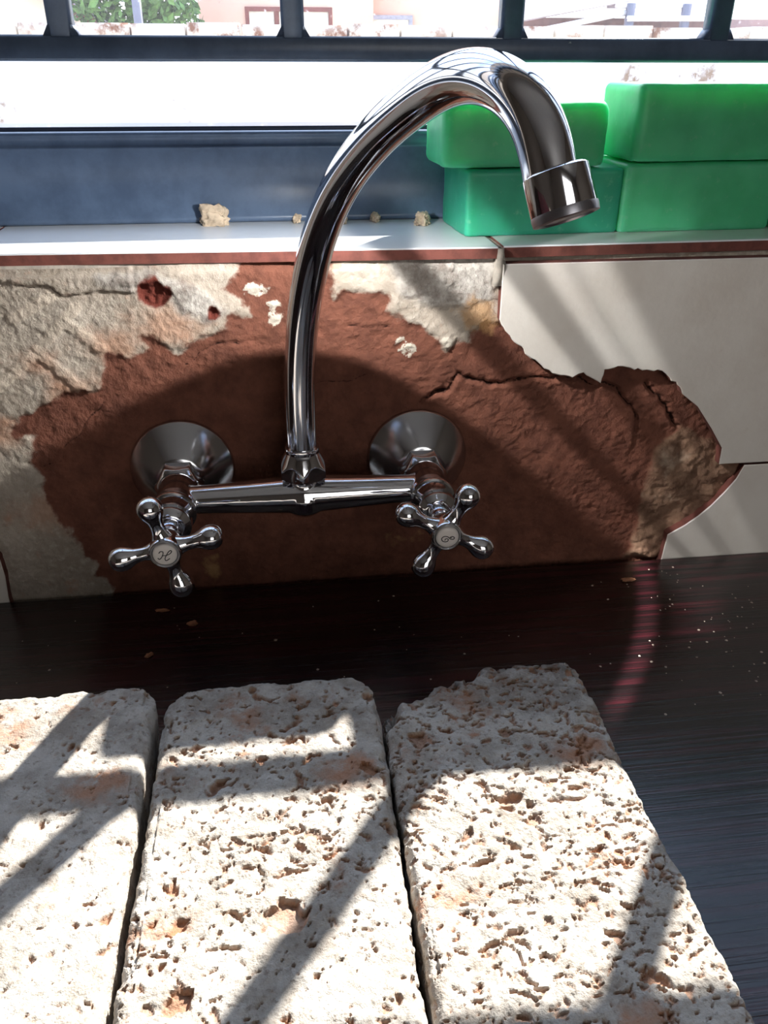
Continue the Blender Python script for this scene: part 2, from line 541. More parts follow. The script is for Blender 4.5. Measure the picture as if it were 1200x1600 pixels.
M_TRIM = simple('red_brown_timber', srgb(120, 62, 56), 0.7, var=0.1, scale=8)
M_CURTAIN = simple('white_curtain', srgb(228, 224, 214), 0.9, var=0.1, scale=14)
M_CREAM = simple('cream_render', srgb(236, 222, 204), 0.9, var=0.05, scale=3)
M_ROOF = simple('roof_tiles_far', srgb(168, 158, 168), 0.8, var=0.15, scale=5)
M_FASCIA = simple('white_fascia', srgb(238, 238, 242), 0.6, var=0.03)
M_LEAF = simple('leaf_green', srgb(92, 132, 66), 0.7, var=0.3, scale=12)
M_BARK = simple('bark', srgb(96, 78, 62), 0.9, var=0.3, scale=20)
M_POLE = simple('grey_pole', srgb(110, 112, 130), 0.6, var=0.05)
M_GROUND = simple('pale_paving', srgb(200, 188, 170), 0.95, var=0.15, scale=3)
M_ROOMWALL = simple('room_paint', srgb(150, 140, 130), 0.9, var=0.03, scale=4)
M_CEIL = simple('ceiling_paint', srgb(200, 198, 196), 0.9, var=0.02, scale=4)
M_FLOOR = simple('floor_tiles', srgb(112, 100, 90), 0.5, var=0.1, scale=6)
M_CARCASS = simple('white_board', srgb(200, 198, 194), 0.6, var=0.03)
M_LUMP = simple('dry_mortar', srgb(196, 178, 156), 0.95, var=0.25, scale=160, bump=0.7)
M_CHIP = simple('clay_chip', srgb(186, 132, 100), 0.9, var=0.2, scale=200, bump=0.5)
M_CRUMB = simple('plaster_crumb', srgb(200, 186, 172), 0.9, var=0.2, scale=300)

# ------------------------------------------------------------------ the setting
FLOOR_Z, CEIL_Z = -0.92, 1.75
SILL_Z = 0.2197
def struct(name, vf, m, parent=None, sharp=None, smooth=False):
    o = add_part(name, vf, m, parent, sharp, smooth)
    if parent is None: o['kind'] = 'structure'
    return o

struct('floor', box(-2.2, 2.4, -3.0, 0.0, FLOOR_Z - 0.05, FLOOR_Z), M_FLOOR)
struct('ceiling', box(-2.2, 2.4, -3.0, 0.25, CEIL_Z, CEIL_Z + 0.05), M_CEIL)
struct('wall_left', box(-2.25, -2.2, -3.0, 0.25, FLOOR_Z, CEIL_Z), M_ROOMWALL)
struct('wall_right', box(2.4, 2.45, -3.0, 0.25, FLOOR_Z, CEIL_Z), M_ROOMWALL)
struct('wall_front', box(-2.25, 2.45, -3.05, -3.0, FLOOR_Z, CEIL_Z), M_ROOMWALL)

# window wall: one mesh for the masonry round the opening, the opened-up panel, tiles as pieces
WX0, WX1, WTOP = -0.95, 1.05, 1.20
wall = struct('wall_back', join(
    box(-2.2, -0.62, 0.012, 0.24, FLOOR_Z, SILL_Z - 0.012),
    box(0.62, 2.4, 0.012, 0.24, FLOOR_Z, SILL_Z - 0.012),
    box(-0.62, 0.62, 0.012, 0.24, FLOOR_Z, SILL_Z - 0.012)), M_ROOMWALL)
for bx_ in (box(-2.2, WX0, 0.0, 0.24, SILL_Z - 0.012, CEIL_Z), box(WX1, 2.4, 0.0, 0.24, SILL_Z - 0.012, CEIL_Z), box(WX0, WX1, 0.0, 0.24, WTOP, CEIL_Z)):
    struct('wall_back', bx_, M_ROOMWALL)

MUD = [[-0.1307, -0.0049], [-0.1312, 0.0055], [-0.1364, 0.0126], [-0.1419, 0.0296], [-0.146, 0.0416], [-0.1522, 0.0521], [-0.1586, 0.0605], [-0.1612, 0.0676], [-0.1631, 0.0759], [-0.1613, 0.0835], [-0.1665, 0.0904], [-0.1701, 0.0972], [-0.1617, 0.1032], [-0.1623, 0.1118], [-0.1724, 0.1136], [-0.1723, 0.1173], [-0.164, 0.1277], [-0.1519, 0.1328], [-0.1387, 0.1387], [-0.1272, 0.1411], [-0.1162, 0.1406], [-0.1125, 0.1524], [-0.1095, 0.1601], [-0.0984, 0.1608], [-0.0856, 0.1658], [-0.0882, 0.1735], [-0.0778, 0.1694], [-0.0695, 0.1652], [-0.0579, 0.1698], [-0.0404, 0.1742], [-0.0359, 0.1832], [-0.0248, 0.1839], [-0.0335, 0.1943], [-0.0382, 0.1991], [-0.0312, 0.2087], [-0.027, 0.23], [0.0226, 0.23], [0.0212, 0.1975], [0.023, 0.1923], [0.0324, 0.1965], [0.0547, 0.1932], [0.0547, 0.1834], [0.0656, 0.1765], [0.0765, 0.1746], [0.085, 0.166], [0.0909, 0.1582], [0.0962, 0.1656], [0.1047, 0.1625], [0.1056, 0.1681], [0.1179, 0.1748], [0.1235, 0.1746], [0.30, 0.175], [0.31, -0.02], [-0.13, -0.02]]
ADH = [[0.2391, 0.084], [0.2521, 0.0997], [0.2774, 0.0867], [0.2893, 0.0741], [0.3062, 0.0717], [0.31, 0.0363], [0.29, 0.012], [0.2689, -0.0042], [0.2293, -0.002], [0.2356, 0.0348], [0.2378, 0.0648]]
GREY = [[0.0494, 0.225], [0.0607, 0.1964], [0.0782, 0.1846], [0.0997, 0.1839], [0.1191, 0.1872], [0.1251, 0.225]]
GREY2 = [[-0.11, 0.209], [-0.06, 0.204], [-0.045, 0.196], [-0.04, 0.186], [-0.052, 0.181], [-0.066, 0.189], [-0.075, 0.202], [-0.11, 0.202]]
CRACKS = [
    [[0.0757, 0.1246], [0.0919, 0.1316], [0.0997, 0.1418], [0.1143, 0.1361], [0.131, 0.1341], [0.1557, 0.1374], [0.1705, 0.1368], [0.1945, 0.1315], [0.2059, 0.1266], [0.2188, 0.1127], [0.2255, 0.0987]],
    [[0.2253, 0.1323], [0.2351, 0.1209], [0.2464, 0.1069], [0.2499, 0.0998]]]
FINE = [
    [[-0.1156, 0.1324], [-0.1274, 0.1218], [-0.1358, 0.1125], [-0.1438, 0.1057], [-0.1475, 0.0959], [-0.1597, 0.0918], [-0.1691, 0.0963]],
    [[-0.0658, 0.1545], [-0.0578, 0.1601], [-0.0458, 0.1675], [-0.0252, 0.1675]],
    [[-0.1641, 0.2068], [-0.1478, 0.2032], [-0.1358, 0.2029], [-0.1283, 0.197], [-0.1069, 0.1992], [-0.0913, 0.1977]],
    [[0.03, 0.1755], [0.045, 0.1735], [0.056, 0.174]], [[0.01, 0.14], [0.03, 0.1405], [0.042, 0.144]]]
RIDGES = [[[-0.1738, 0.1451], [-0.1478, 0.1673], [-0.1223, 0.1914]], [[-0.1484, 0.1643], [-0.1331, 0.1493], [-0.1162, 0.1283]], [[-0.1292, 0.1817], [-0.1131, 0.1668]], [[-0.1585, 0.1845], [-0.135, 0.1982]]]

def build_opened_wall():
    x0, x1, z0, z1 = -0.28, 0.36, -0.03, 0.2125
    st = 0.0011
    nx, nz = int((x1 - x0) / st), int((z1 - z0) / st)
    X, Z = np.meshgrid(np.linspace(x0, x1, nx), np.linspace(z0, z1, nz))
    P = np.stack([X.ravel(), Z.ravel()], 1)
    N3 = np.stack([P[:, 0], P[:, 1], 0 * P[:, 0]], 1)
    wob = np.stack([fbm(N3 * 90, 4, 3), fbm(N3 * 90, 4, 9)], 1) * 0.004
    Pw = P + wob
    mud = poly_sd(Pw, MUD); adh = poly_sd(Pw, ADH); grey = np.maximum(poly_sd(Pw, GREY), poly_sd(Pw, GREY2))
    blob = lambda cx, cz, r, ax=1.0: r - np.sqrt(((Pw[:, 0] - cx) / ax) ** 2 + (Pw[:, 1] - cz) ** 2)
    chunk = np.maximum(blob(-0.079, 0.1966, 0.0085, 1.1), blob(-0.046, 0.1865, 0.0035, 1.0))
    white = np.maximum.reduce([blob(-0.0129, 0.1816, 0.0026), blob(-0.0105, 0.1895, 0.0016), blob(-0.0229, 0.1990, 0.0022, 2.2), blob(0.060, 0.1655, 0.0014, 2.4), blob(0.067, 0.1605, 0.0018, 2.0), blob(0.092, 0.163, 0.003, 1.2)])
    ochre = np.maximum.reduce([blob(0.1087, 0.1798, 0.010, 1.3), blob(-0.0649, 0.0096, 0.004, 1.0), blob(-0.063, 0.018, 0.002, 1.2), blob(0.066, 0.0253, -0.001, 3.0), blob(0.078, 0.0293, 0.0, 1.4)])
    orange = np.maximum.reduce([blob(-0.075, 0.178, 0.010, 1.8), blob(-0.147, 0.158, 0.007, 1.4), blob(-0.135, 0.143, 0.009, 1.6), blob(-0.165, 0.062, 0.010, 1.6), blob(-0.178, 0.113, 0.008, 1.2), blob(-0.105, 0.168, 0.008, 2)])
    ck = np.min([line_d(Pw, l) for l in CRACKS], 0)
    fk = np.min([line_d(P + wob * 0.6, l) for l in FINE], 0) + 0.0003
    rd = np.min([line_d(P, l) for l in RIDGES], 0)
    ridge = 0.0032 - rd
    # relief, towards the room is -y
    y = 0.0 + fbm(N3 * 22, 4, 1) * 0.0022 + fbm(N3 * 120, 4, 5) * 0.0009 + fbm(N3 * 380, 3, 15) * 0.0008
    mm = sstep(-0.002, 0.002, mud)
    y = y - (1 - mm) * 0.0015
    y = y - sstep(-0.001, 0.002, grey) * (1 - mm) * 0.0012 - sstep(-0.001, 0.001, white) * 0.0012
    y = y - sstep(-0.001, 0.001, ridge) * (1 - mm) * 0.0011
    y = y - sstep(-0.002, 0.004, adh) * (0.0022 + 0.003 * fbm(N3 * 70, 4, 33))
    y = y + sstep(0, 0.002, chunk) * 0.0035 * (1 + fbm(N3 * 300, 3, 8))
    y = y + np.exp(-(ck / 0.0011) ** 2) * 0.0045 + np.exp(-(fk / 0.0007) ** 2) * 0.0016
    # slab below the main crack stands a little proud
    below = sstep(0.0, 0.0012, ck) * np.exp(-ck / 0.012) * (P[:, 0] > 0.08) * (P[:, 0] < 0.22)
    cz = np.interp(P[:, 0], [q[0] for q in CRACKS[0]], [q[1] for q in CRACKS[0]])
    y = y - below * np.where(P[:, 1] < cz, 0.0016, -0.0006)
    # left top plaster ledge overhangs the hollow under it
    lz = np.interp(P[:, 0], [q[0] for q in FINE[2]], [q[1] for q in FINE[2]])
    y = y - ((P[:, 0] < -0.09) & (P[:, 1] > lz)) * 0.0022 * sstep(0, 0.0015, P[:, 1] - lz)
    # top strip under the sill tile is hollow
    y = y + sstep(0.2075, 0.2105, P[:, 1] + 0.001 * fbm(N3 * 150, 3, 2)) * 0.003
    # flange seats stay flat
    for sx in (-0.075, 0.075):
        r = np.hypot(P[:, 0] - sx, P[:, 1] - 0.0872)
        y = np.where(y < 0.0004, y + (0.0004 - y) * sstep(0.042, 0.033, r), y)
    V = np.stack([P[:, 0], y, P[:, 1]], 1)
    i = np.arange(nx * nz).reshape(nz, nx)
    Q = np.stack([i[:-1, :-1], i[:-1, 1:], i[1:, 1:], i[1:, :-1]], -1).reshape(-1, 4)
    o = np_mesh('opened_masonry', V, Q, M_WALL, wall, dict(mud=mud, adh=adh, grey=grey, chunk=chunk, white=white, ochre=ochre, orange=orange, crack=np.minimum(ck, fk), ridge=ridge))
    o['label'] = 'patch of bare red mud and broken plaster around the tap'
    return o
build_opened_wall()

def rough_edge(pts, amp, n=4):
    out = []
    for a, b in zip(pts[:-1], pts[1:]):
        a, b = np.array(a), np.array(b); L = np.linalg.norm(b - a)
        k = max(1, int(L / 0.0025))
        for j in range(k):
            p = a + (b - a) * j / k
            out.append(tuple(p + (rng.random(2) - 0.5) * 2 * amp * (1 if 0 < j else 0.4)))
    out.append(tuple(pts[-1]))
    return out
TY0, TY1 = -0.0085, -0.0005
brk = rough_edge([(0.1217, 0.1777), (0.1231, 0.1749), (0.1305, 0.1656), (0.1436, 0.1531), (0.1558, 0.1452), (0.1632, 0.1411), (0.1717, 0.1395), (0.1784, 0.1426), (0.1842, 0.139), (0.1901, 0.1350), (0.1919, 0.1442), (0.2, 0.1459), (0.2087, 0.1439), (0.2194, 0.1426), (0.2302, 0.1414), (0.2361, 0.1369), (0.2438, 0.1301), (0.2462, 0.1255)], 0.0009)
brk += [(0.2586, 0.1163), (0.2717, 0.0998), (0.2819, 0.0853), (0.2823, 0.0732)]
def tile(poly, name='tile'):
    o = add_part(name, prism(poly, TY0, TY1, 0.0006), M_TILE, wall, smooth=False)
    o.data.materials.append(M_BISCUIT)
    n = len(poly)
    for p in o.data.polygons:
        if abs(p.normal.y) < 0.25: p.material_index = 1
    return o
up_t = tile(brk + [(0.4205, 0.0732), (0.4205, 0.2105), (0.1217, 0.2105)])
up_t['label'] = 'broken white wall tile above the joint'
low = [(0.4205, 0.0716), (0.301, 0.0716), (0.2972, 0.0613), (0.2910, 0.0520), (0.2827, 0.0412), (0.2750, 0.0335), (0.2666, 0.0268), (0.2595, 0.0225), (0.2551, 0.0197), (0.2525, -0.02), (0.4205, -0.02)]
low_t = tile(low)
low_t['label'] = 'curved offcut of white tile at the worktop'
tile([(0.4220, 0.0732), (0.72, 0.0732), (0.72, 0.2105), (0.4220, 0.2105)])
tile([(0.4220, -0.02), (0.72, -0.02), (0.72, 0.0716), (0.4220, 0.0716)])
tile([(-0.50, -0.02), (-0.1965, -0.02), (-0.1965, 0.0039), (-0.1952, 0.0198), (-0.1957, 0.0321), (-0.199, 0.045), (-0.206, 0.06), (-0.23, 0.0716), (-0.50, 0.0716)])['label'] = 'broken tile at the left edge'
tile([(-0.50, 0.0732), (-0.25, 0.0732), (-0.24, 0.12), (-0.26, 0.2105), (-0.50, 0.2105)])

# window sill of loose tiles
sill = struct('trim_1', box(WX0, WX1, 0.004, 0.22, SILL_Z - 0.012, SILL_Z - 0.0065), M_GROUT)
def sill_tile(x0, x1, yl, yr):
    def pf(x, yf):
        return [(x, yf, SILL_Z - 0.0065), (x, yf, SILL_Z - 0.0008), (x, yf + 0.0008, SILL_Z), (x, 0.094, SILL_Z), (x, 0.094, SILL_Z - 0.0065)]
    a, b = pf(x0, yl), pf(x1, yr)
    n = len(a)
    Fc = [tuple(range(n)), tuple(range(2 * n - 1, n - 1, -1))] + [((i + 1) % n, i, n + i, n + (i + 1) % n) for i in range(n)]
    o = add_part('tile', (a + b, Fc), M_SILLTILE, sill, smooth=False)
    o.data.materials.append(M_BISCUIT)
    for p in o.data.polygons:
        if p.normal.z < 0.3: p.material_index = 1
    return o
sill_tile(-0.48, -0.1810, 0.010, 0.010)
sill_tile(-0.1795, 0.1185, 0.006, -0.006)
sill_tile(0.1225, 0.4205, -0.004, 0.003)
sill_tile(0.4235, 0.72, -0.004, 0.0)
gj = add_part('grout_joint', join(box(0.1185, 0.1225, -0.0055, 0.094, SILL_Z - 0.0085, SILL_Z - 0.001)), M_GROUT, sill)
gv = [(0.1165, -0.0078, SILL_Z - 0.022), (0.1222, -0.0078, SILL_Z - 0.022), (0.1232, -0.0092, SILL_Z - 0.010), (0.1215, -0.0080, SILL_Z - 0.001), (0.1187, -0.0080, SILL_Z - 0.001), (0.1178, -0.0092, SILL_Z - 0.010)]
gb = [(x, 0.001, z) for x, y, z in gv]
add_part('grout_lump', (gv + gb, [(0, 1, 2, 3, 4, 5), (11, 10, 9, 8, 7, 6)] + [((i + 1) % 6, i, 6 + i, 6 + (i + 1) % 6) for i in range(6)]), M_GROUT, sill)
# reveals and outer sill
struct('trim_2', extrude_x([(0.1905, 0.205), (0.1905, 0.270), (0.38, 0.256), (0.38, 0.205)], WX0, WX1), M_OSILL)

# window frame, rails, pane
win = empty('window_1', (0, 0.0937, SILL_Z)); win['kind'] = 'structure'
FT = 0.2743
prof = [(0.0937, SILL_Z), (0.0915, SILL_Z + 0.0015), (0.0915, SILL_Z + 0.0042), (0.0935, SILL_Z + 0.0055), (0.0937, FT - 0.0105), (0.0925, FT - 0.0098), (0.0925, FT - 0.0085),
        (0.0943, FT - 0.0078), (0.0943, FT - 0.003), (0.0931, FT - 0.0022), (0.0931, FT - 0.0008), (0.0945, FT), (0.102, FT), (0.1022, FT - 0.003), (0.148, FT - 0.003), (0.148, SILL_Z)]
add_part('bottom_rail', extrude_x(prof, WX0, WX1), M_NAVY, win)
add_part('track', join(box(WX0, WX1, 0.1035, 0.190, FT - 0.004, FT - 0.0005), box(WX0, WX1, 0.106, 0.109, FT - 0.001, FT + 0.0022)), M_RAIL, win)
add_part('side_rail', box(WX0, WX0 + 0.05, 0.0937, 0.148, SILL_Z, WTOP), M_NAVY, win)
add_part('side_rail', box(WX1 - 0.05, WX1, 0.0937, 0.148, SILL_Z, WTOP), M_NAVY, win)
add_part('shade_stile', box(0.478, 0.53, 0.099, 0.127, FT - 0.002, WTOP - 0.05), M_NAVY, win)  # unseen stile added to block sun from the right of the worktop
add_part('top_rail', box(WX0, WX1, 0.0937, 0.148, WTOP - 0.055, WTOP), M_NAVY, win)
add_part('pane', box(WX0 + 0.045, WX1 - 0.045, 0.117, 0.121, FT - 0.002, WTOP - 0.05), M_GLASS, win)

# burglar bars, welded square bar on the room side of the window
BY = 0.033
bars = tag(empty('burglar_bars', (0.0, BY, 0.32)), 'dark navy burglar bars welded from square bar inside the window', 'burglar bars')
BS = 0.0148
def bevel_bar(x0, x1, y0, y1, z0, z1, b=0.0016, along='x'):
    if along == 'x':
        p = [(y0, z0 + b), (y0, z1 - b), (y0 + b, z1), (y1 - b, z1), (y1, z1 - b), (y1, z0 + b), (y1 - b, z0), (y0 + b, z0)]
        return extrude_x(p, x0, x1)
    n = 8
    p = [(x0 + b, y0), (x1 - b, y0), (x1, y0 + b), (x1, y1 - b), (x1 - b, y1), (x0 + b, y1), (x0, y1 - b), (x0, y0 + b)]
    V = [(x, y, z0) for x, y in p] + [(x, y, z1) for x, y in p]
    return V, [tuple(range(7, -1, -1)), tuple(range(8, 16))] + [(i, (i + 1) % 8, 8 + (i + 1) % 8, 8 + i) for i in range(8)]
BZ0, BZ1 = 0.3129, 0.3252
add_part('horizontal_bar', bevel_bar(WX0, WX1, BY, BY + 0.0123, BZ0, BZ1), M_NAVY, bars)
add_part('horizontal_bar', bevel_bar(WX0, WX1, BY, BY + 0.0123, 0.420, 0.4323), M_NAVY, bars)
BARX = [0.0075 + 0.1216 * k for k in range(-8, 9)]
for bx in BARX:
    if WX0 + 0.02 < bx < WX1 - 0.02:
        add_part('vertical_bar', bevel_bar(bx - 0.0062, bx + 0.0062, BY + 0.0002, BY + 0.0121, BZ1 - 0.001, WTOP, along='z'), M_NAVY, bars)
        # weld bead at the foot
        w = [(bx - 0.0092, BY + 0.001, BZ1 - 0.0005), (bx + 0.0092, BY + 0.001, BZ1 - 0.0005), (bx + 0.0062, BY + 0.001, BZ1 + 0.0045), (bx - 0.0062, BY + 0.001, BZ1 + 0.0045)]
        add_part('weld', (w + [(x, BY + 0.0113, z) for x, y, z in w], [(0, 1, 2, 3), (7, 6, 5, 4), (1, 0, 4, 5), (2, 1, 5, 6), (3, 2, 6, 7), (0, 3, 7, 4)]), M_NAVY, bars)

# worktop
def worktop():
    r, x1, y1 = 0.014, 0.345, -0.0095
    ol = [(-1.1, -0.62), (0.345, -0.62)] + [(x1 - r + r * math.cos(a), y1 - r + r * math.sin(a)) for a in np.linspace(0, math.pi / 2, 8)] + [(-1.1, y1)]
    n = len(ol)
    V = [(x, y, 0.0) for x, y in ol] + [(x, y, -0.032) for x, y in ol]
    return V, [tuple(range(n)), tuple(range(2 * n - 1, n - 1, -1))] + [((i + 1) % n, i, n + i, n + (i + 1) % n) for i in range(n)]
wt = tag(add_part('worktop', worktop(), M_WOOD, None, smooth=False), 'dark wenge laminate worktop with fine grain under the tap', 'worktop')
cab = tag(empty('base_cabinet', (-0.4, -0.3, FLOOR_Z)), 'white base cabinet carrying the dark worktop', 'cabinet')
add_part('side_panel', box(-1.08, -1.062, -0.58, -0.012, FLOOR_Z, -0.032), M_CARCASS, cab)
add_part('side_panel', box(0.32, 0.338, -0.58, -0.012, FLOOR_Z, -0.032), M_CARCASS, cab)
add_part('bottom_panel', box(-1.062, 0.32, -0.58, -0.012, FLOOR_Z + 0.1, FLOOR_Z + 0.118), M_CARCASS, cab)
add_part('door', box(-1.08, -0.38, -0.598, -0.58, FLOOR_Z + 0.1, -0.036), M_CARCASS, cab)
add_part('door', box(-0.376, 0.338, -0.598, -0.58, FLOOR_Z + 0.1, -0.036), M_CARCASS, cab)

# ------------------------------------------------------------------ mixer tap
ZF = 0.0872
tap = tag(empty('mixer_tap', (0, 0.0, ZF)), 'chrome wall-mounted mixer tap with swan-neck spout and two cross handles', 'tap')
AX = Vector((0, -1, 0))
BODY_Y = -0.045
for sx in (-0.075, 0.075):
    o = Vector((sx, 0.0006, ZF))
    add_part('flange', lathe(o, AX, [(0, 0.0318), (0.0012, 0.0325), (0.0024, 0.0323), (0.0034, 0.0314), (0.0195, 0.0158), (0.0205, 0.0140), (0.0207, 0.010)], 96), M_FLANGE, tap, sharp=50)
    def hexr(R0, cz0, cz1, slope):
        def f(t_, r, th):
            a = (th % (math.pi / 3)) - math.pi / 6
            hx = R0 / math.cos(a)
            return min(hx, r)
        return f
    ap = 0.0128
    pr = [(0.017, ap + 0.0006)] + [(0.0172 + 0.0009 * k, ap + 0.0006 + 0.0004 * k) for k in range(1, 5)] + [(0.027, ap + 0.0022)] + [(0.0275 + 0.0008 * k, ap + 0.0022 - 0.0006 * k) for k in range(1, 6)]
    add_part('union_nut', lathe(o, AX, pr, 96, hexr(ap, 0, 0, 0)), M_CHROME, tap, sharp=35)

def smooth_union_mesh(vf_list, voxel, iters):
    """one seamless casting: voxel remesh of overlapping shells, then smoothing"""
    V, Fc = join(*vf_list)
    me = bpy.data.meshes.new('tmp'); me.from_pydata([tuple(v) for v in V], [], Fc); me.update()
    ob = bpy.data.objects.new('tmp', me); COL.objects.link(ob)
    rm = ob.modifiers.new('r', 'REMESH'); rm.mode = 'VOXEL'; rm.voxel_size = voxel; rm.use_smooth_shade = True
    sm_ = ob.modifiers.new('s', 'SMOOTH'); sm_.factor = 0.5; sm_.iterations = iters
    dg = bpy.context.evaluated_depsgraph_get()
    ev = ob.evaluated_get(dg); m2 = ev.to_mesh()
    nv = len(m2.vertices); co_ = np.empty(nv * 3, np.float32); m2.vertices.foreach_get('co', co_)
    V2 = [tuple(v) for v in co_.reshape(-1, 3)]; F2 = [tuple(p.vertices) for p in m2.polygons]
    ev.to_mesh_clear(); bpy.data.objects.remove(ob); bpy.data.meshes.remove(me)
    return V2, F2

parts = []
for sx in (-0.075, 0.075):
    o = Vector((sx, 0, ZF))
    parts.append(lathe(o, AX, [(0.029, 0.0095), (0.0295, 0.0108), (0.033, 0.0116), (0.040, 0.0113), (0.050, 0.0113), (0.0575, 0.0120), (0.0585, 0.0120)], 64))
prof_bar = []
for k in range(41):
    x = -0.070 + 0.140 * k / 40
    a = abs(x) / 0.070
    prof_bar.append((x, 0.0084 + 0.0034 * (1 - a) ** 1.5))
def bar_r(t_, r, th): return r
parts.append(lathe(Vector((0, BODY_Y, ZF - 0.0002)), Vector((1, 0, 0)), prof_bar, 48))
parts.append(lathe(Vector((0, BODY_Y, ZF)), Vector((0, 0, 1)), [(-0.0125, 0.004), (-0.0118, 0.008), (-0.008, 0.0122), (0.0, 0.0128), (0.004, 0.0108), (0.008, 0.0090), (0.014, 0.0085)], 48))
add_part('body', smooth_union_mesh(parts, 0.0006, 9), M_CHROME, tap)

for sx in (-0.075, 0.075):
    o = Vector((sx, 0, ZF))
    add_part('bonnet', lathe(o, AX, [(0.057, 0.0120), (0.0578, 0.0130), (0.0592, 0.0133), (0.0606, 0.0130), (0.0613, 0.0119), (0.0735, 0.0112), (0.0742, 0.0116), (0.0755, 0.0114), (0.0765, 0.0100), (0.0785, 0.0085), (0.079, 0.0072), (0.079, 0.0062), (0.090, 0.0060)], 64), M_CHROME, tap, sharp=40)

# collar nut at the foot of the spout: a cone cut by a hexagon gives its scalloped skirt
def collar_r(t_, r, th):
    a = (th % (math.pi / 3)) - math.pi / 6
    return min(0.0127 / math.cos(a), r)
cp = [(0.0, 0.0112), (0.0012, 0.0136)] + [(0.002 + 0.0005 * k, 0.0152) for k in range(6)] + [(0.0052 + 0.0008 * k, 0.0152 - 0.00037 * k) for k in range(14)] + [(0.0166, 0.0098), (0.0184, 0.0100), (0.0196, 0.0098), (0.0198, 0.0087)]
add_part('collar_nut', lathe(Vector((0, BODY_Y, 0.0985)), Vector((0, 0, 1)), cp, 120, collar_r), M_CHROME, tap, sharp=35)

AZ = math.radians(25)
SU = Vector((math.sin(AZ), -math.cos(AZ), 0))
SP = [(0, .102), (0, .1211), (0.0002, .1559), (.0072, .1937), (.0225, .2292), (.0400, .2535), (.0572, .2698), (.0767, .2832), (.0927, .2922), (.1077, .2990), (.1238, .3060), (.1448, .3104), (.1640, .3070), (.1765, .2995), (.1830, .2910), (.1868, .2820)]
def sp3(s, z): return Vector((0, BODY_Y, 0)) + SU * s + Vector((0, 0, z))
path = spline([sp3(s, z) for s, z in SP], 10)
for _ in range(60):
    path = [path[0]] + [(path[i - 1] + path[i] * 2 + path[i + 1]) / 4 for i in range(1, len(path) - 1)] + [path[-1]]
tipd = Vector((0.24, -0.33, -0.91)).normalized()
add_part('spout', tube(path, 0.0086, 64), M_CHROME, tap, sharp=60)
ao = path[-1] + Vector((0.0016, 0.0, 0.0008)) - tipd * 0.0010
aer = add_part('aerator', lathe(ao, tipd, [(0.0, 0.0088), (0.0002, 0.0099), (0.0008, 0.0105), (0.0125, 0.0107), (0.0131, 0.0104), (0.0133, 0.0092)], 64), M_CHROME, tap, sharp=40)
add_part('aerator_ring', lathe(ao, tipd, [(0.0123, 0.01072), (0.0131, 0.01082), (0.0151, 0.0106), (0.0154, 0.0090), (0.0148, 0.0085)], 64), M_DARKRING, aer, sharp=40)

# cross handles
def stroke(pts, org, ex, ez, rad, scale, rot):
    c, s = math.cos(rot), math.sin(rot)
    P = []
    for x, z in pts:
        xx, zz = (x * c - z * s) * scale, (x * s + z * c) * scale
        P.append(org + ex * xx + ez * zz)
    return tube(spline(P, 6), rad, 8)
H_STROKES = [[(-0.9, 0.25), (-0.72, 0.58), (-0.35, 0.6), (-0.28, 0.2), (-0.42, -0.4), (-0.7, -0.8), (-0.98, -0.62)],
             [(-0.42, -0.08), (0.2, 0.05), (0.7, 0.38), (0.95, 0.8), (0.78, 1.0), (0.5, 0.72), (0.25, 0.1), (0.1, -0.5), (0.22, -0.88), (0.52, -0.75), (0.8, -0.42)]]
C_STROKES = [[(0.3, 0.55), (0.1, 0.35), (0.15, 0.75), (0.5, 0.95), (0.68, 0.7), (0.4, 0.3), (-0.2, 0.1), (-0.55, -0.35), (-0.45, -0.85), (0.0, -0.98), (0.4, -0.7), (0.5, -0.25), (0.2, -0.05), (-0.05, -0.35), (0.15, -0.6)]]
def handle(sx, rots, letter, lrot, text):
    hub = Vector((sx, -0.0992, ZF))
    n = 4
    V = [lathe(hub, AX, [(-0.0115, 0.0066), (-0.0105, 0.0076), (-0.004, 0.0086), (0.0, 0.0088), (0.0045, 0.0085), (0.0062, 0.0083), (0.0068, 0.0076), (0.0062, 0.0069), (0.0056, 0.0066)], 64)]
    for d in rots:
        a = math.radians(d)
        ax = Vector((math.cos(a), 0.0, math.sin(a))).normalized()
        V.append(lathe(hub + Vector((0, 0.0003, 0)), ax, [(a_ * 1.16, b_ * 1.12) for a_, b_ in ((0.0035, 0.0050), (0.0058, 0.0050), (0.0078, 0.0040), (0.0100, 0.0034), (0.0125, 0.0034), (0.0145, 0.0038), (0.0162, 0.0046), (0.0180, 0.0055), (0.0200, 0.0060), (0.0220, 0.0060), (0.0238, 0.0054), (0.0252, 0.0043), (0.0262, 0.0027), (0.0266, 0.0008))], 40))
    h = add_part('handle', join(*V), M_CHROME, tap, sharp=55)
    h['label'] = text
    bo = hub + AX * 0.0050
    b = add_part('index_button', lathe(bo, AX, [(0.0, 0.0063), (0.0013, 0.0063), (0.0019, 0.0058), (0.0022, 0.0040), (0.0023, 0.0006)], 48), M_BUTTON, h, sharp=60)
    b['label'] = 'white enamel button lettered in black script'
    lo = bo + AX * 0.0022
    add_part('letter', join(*[stroke(s_, lo, Vector((1, 0, 0)), Vector((0, 0, 1)), 0.00027, 0.0034, lrot) for s_ in letter]), M_INK, h)
handle(-0.075, (12, 103, 192, 283), H_STROKES, math.radians(-12), 'hot tap cross handle lettered H')
handle(0.075, (61, 151, 241, 331), C_STROKES, math.radians(-62), 'cold tap cross handle lettered C')

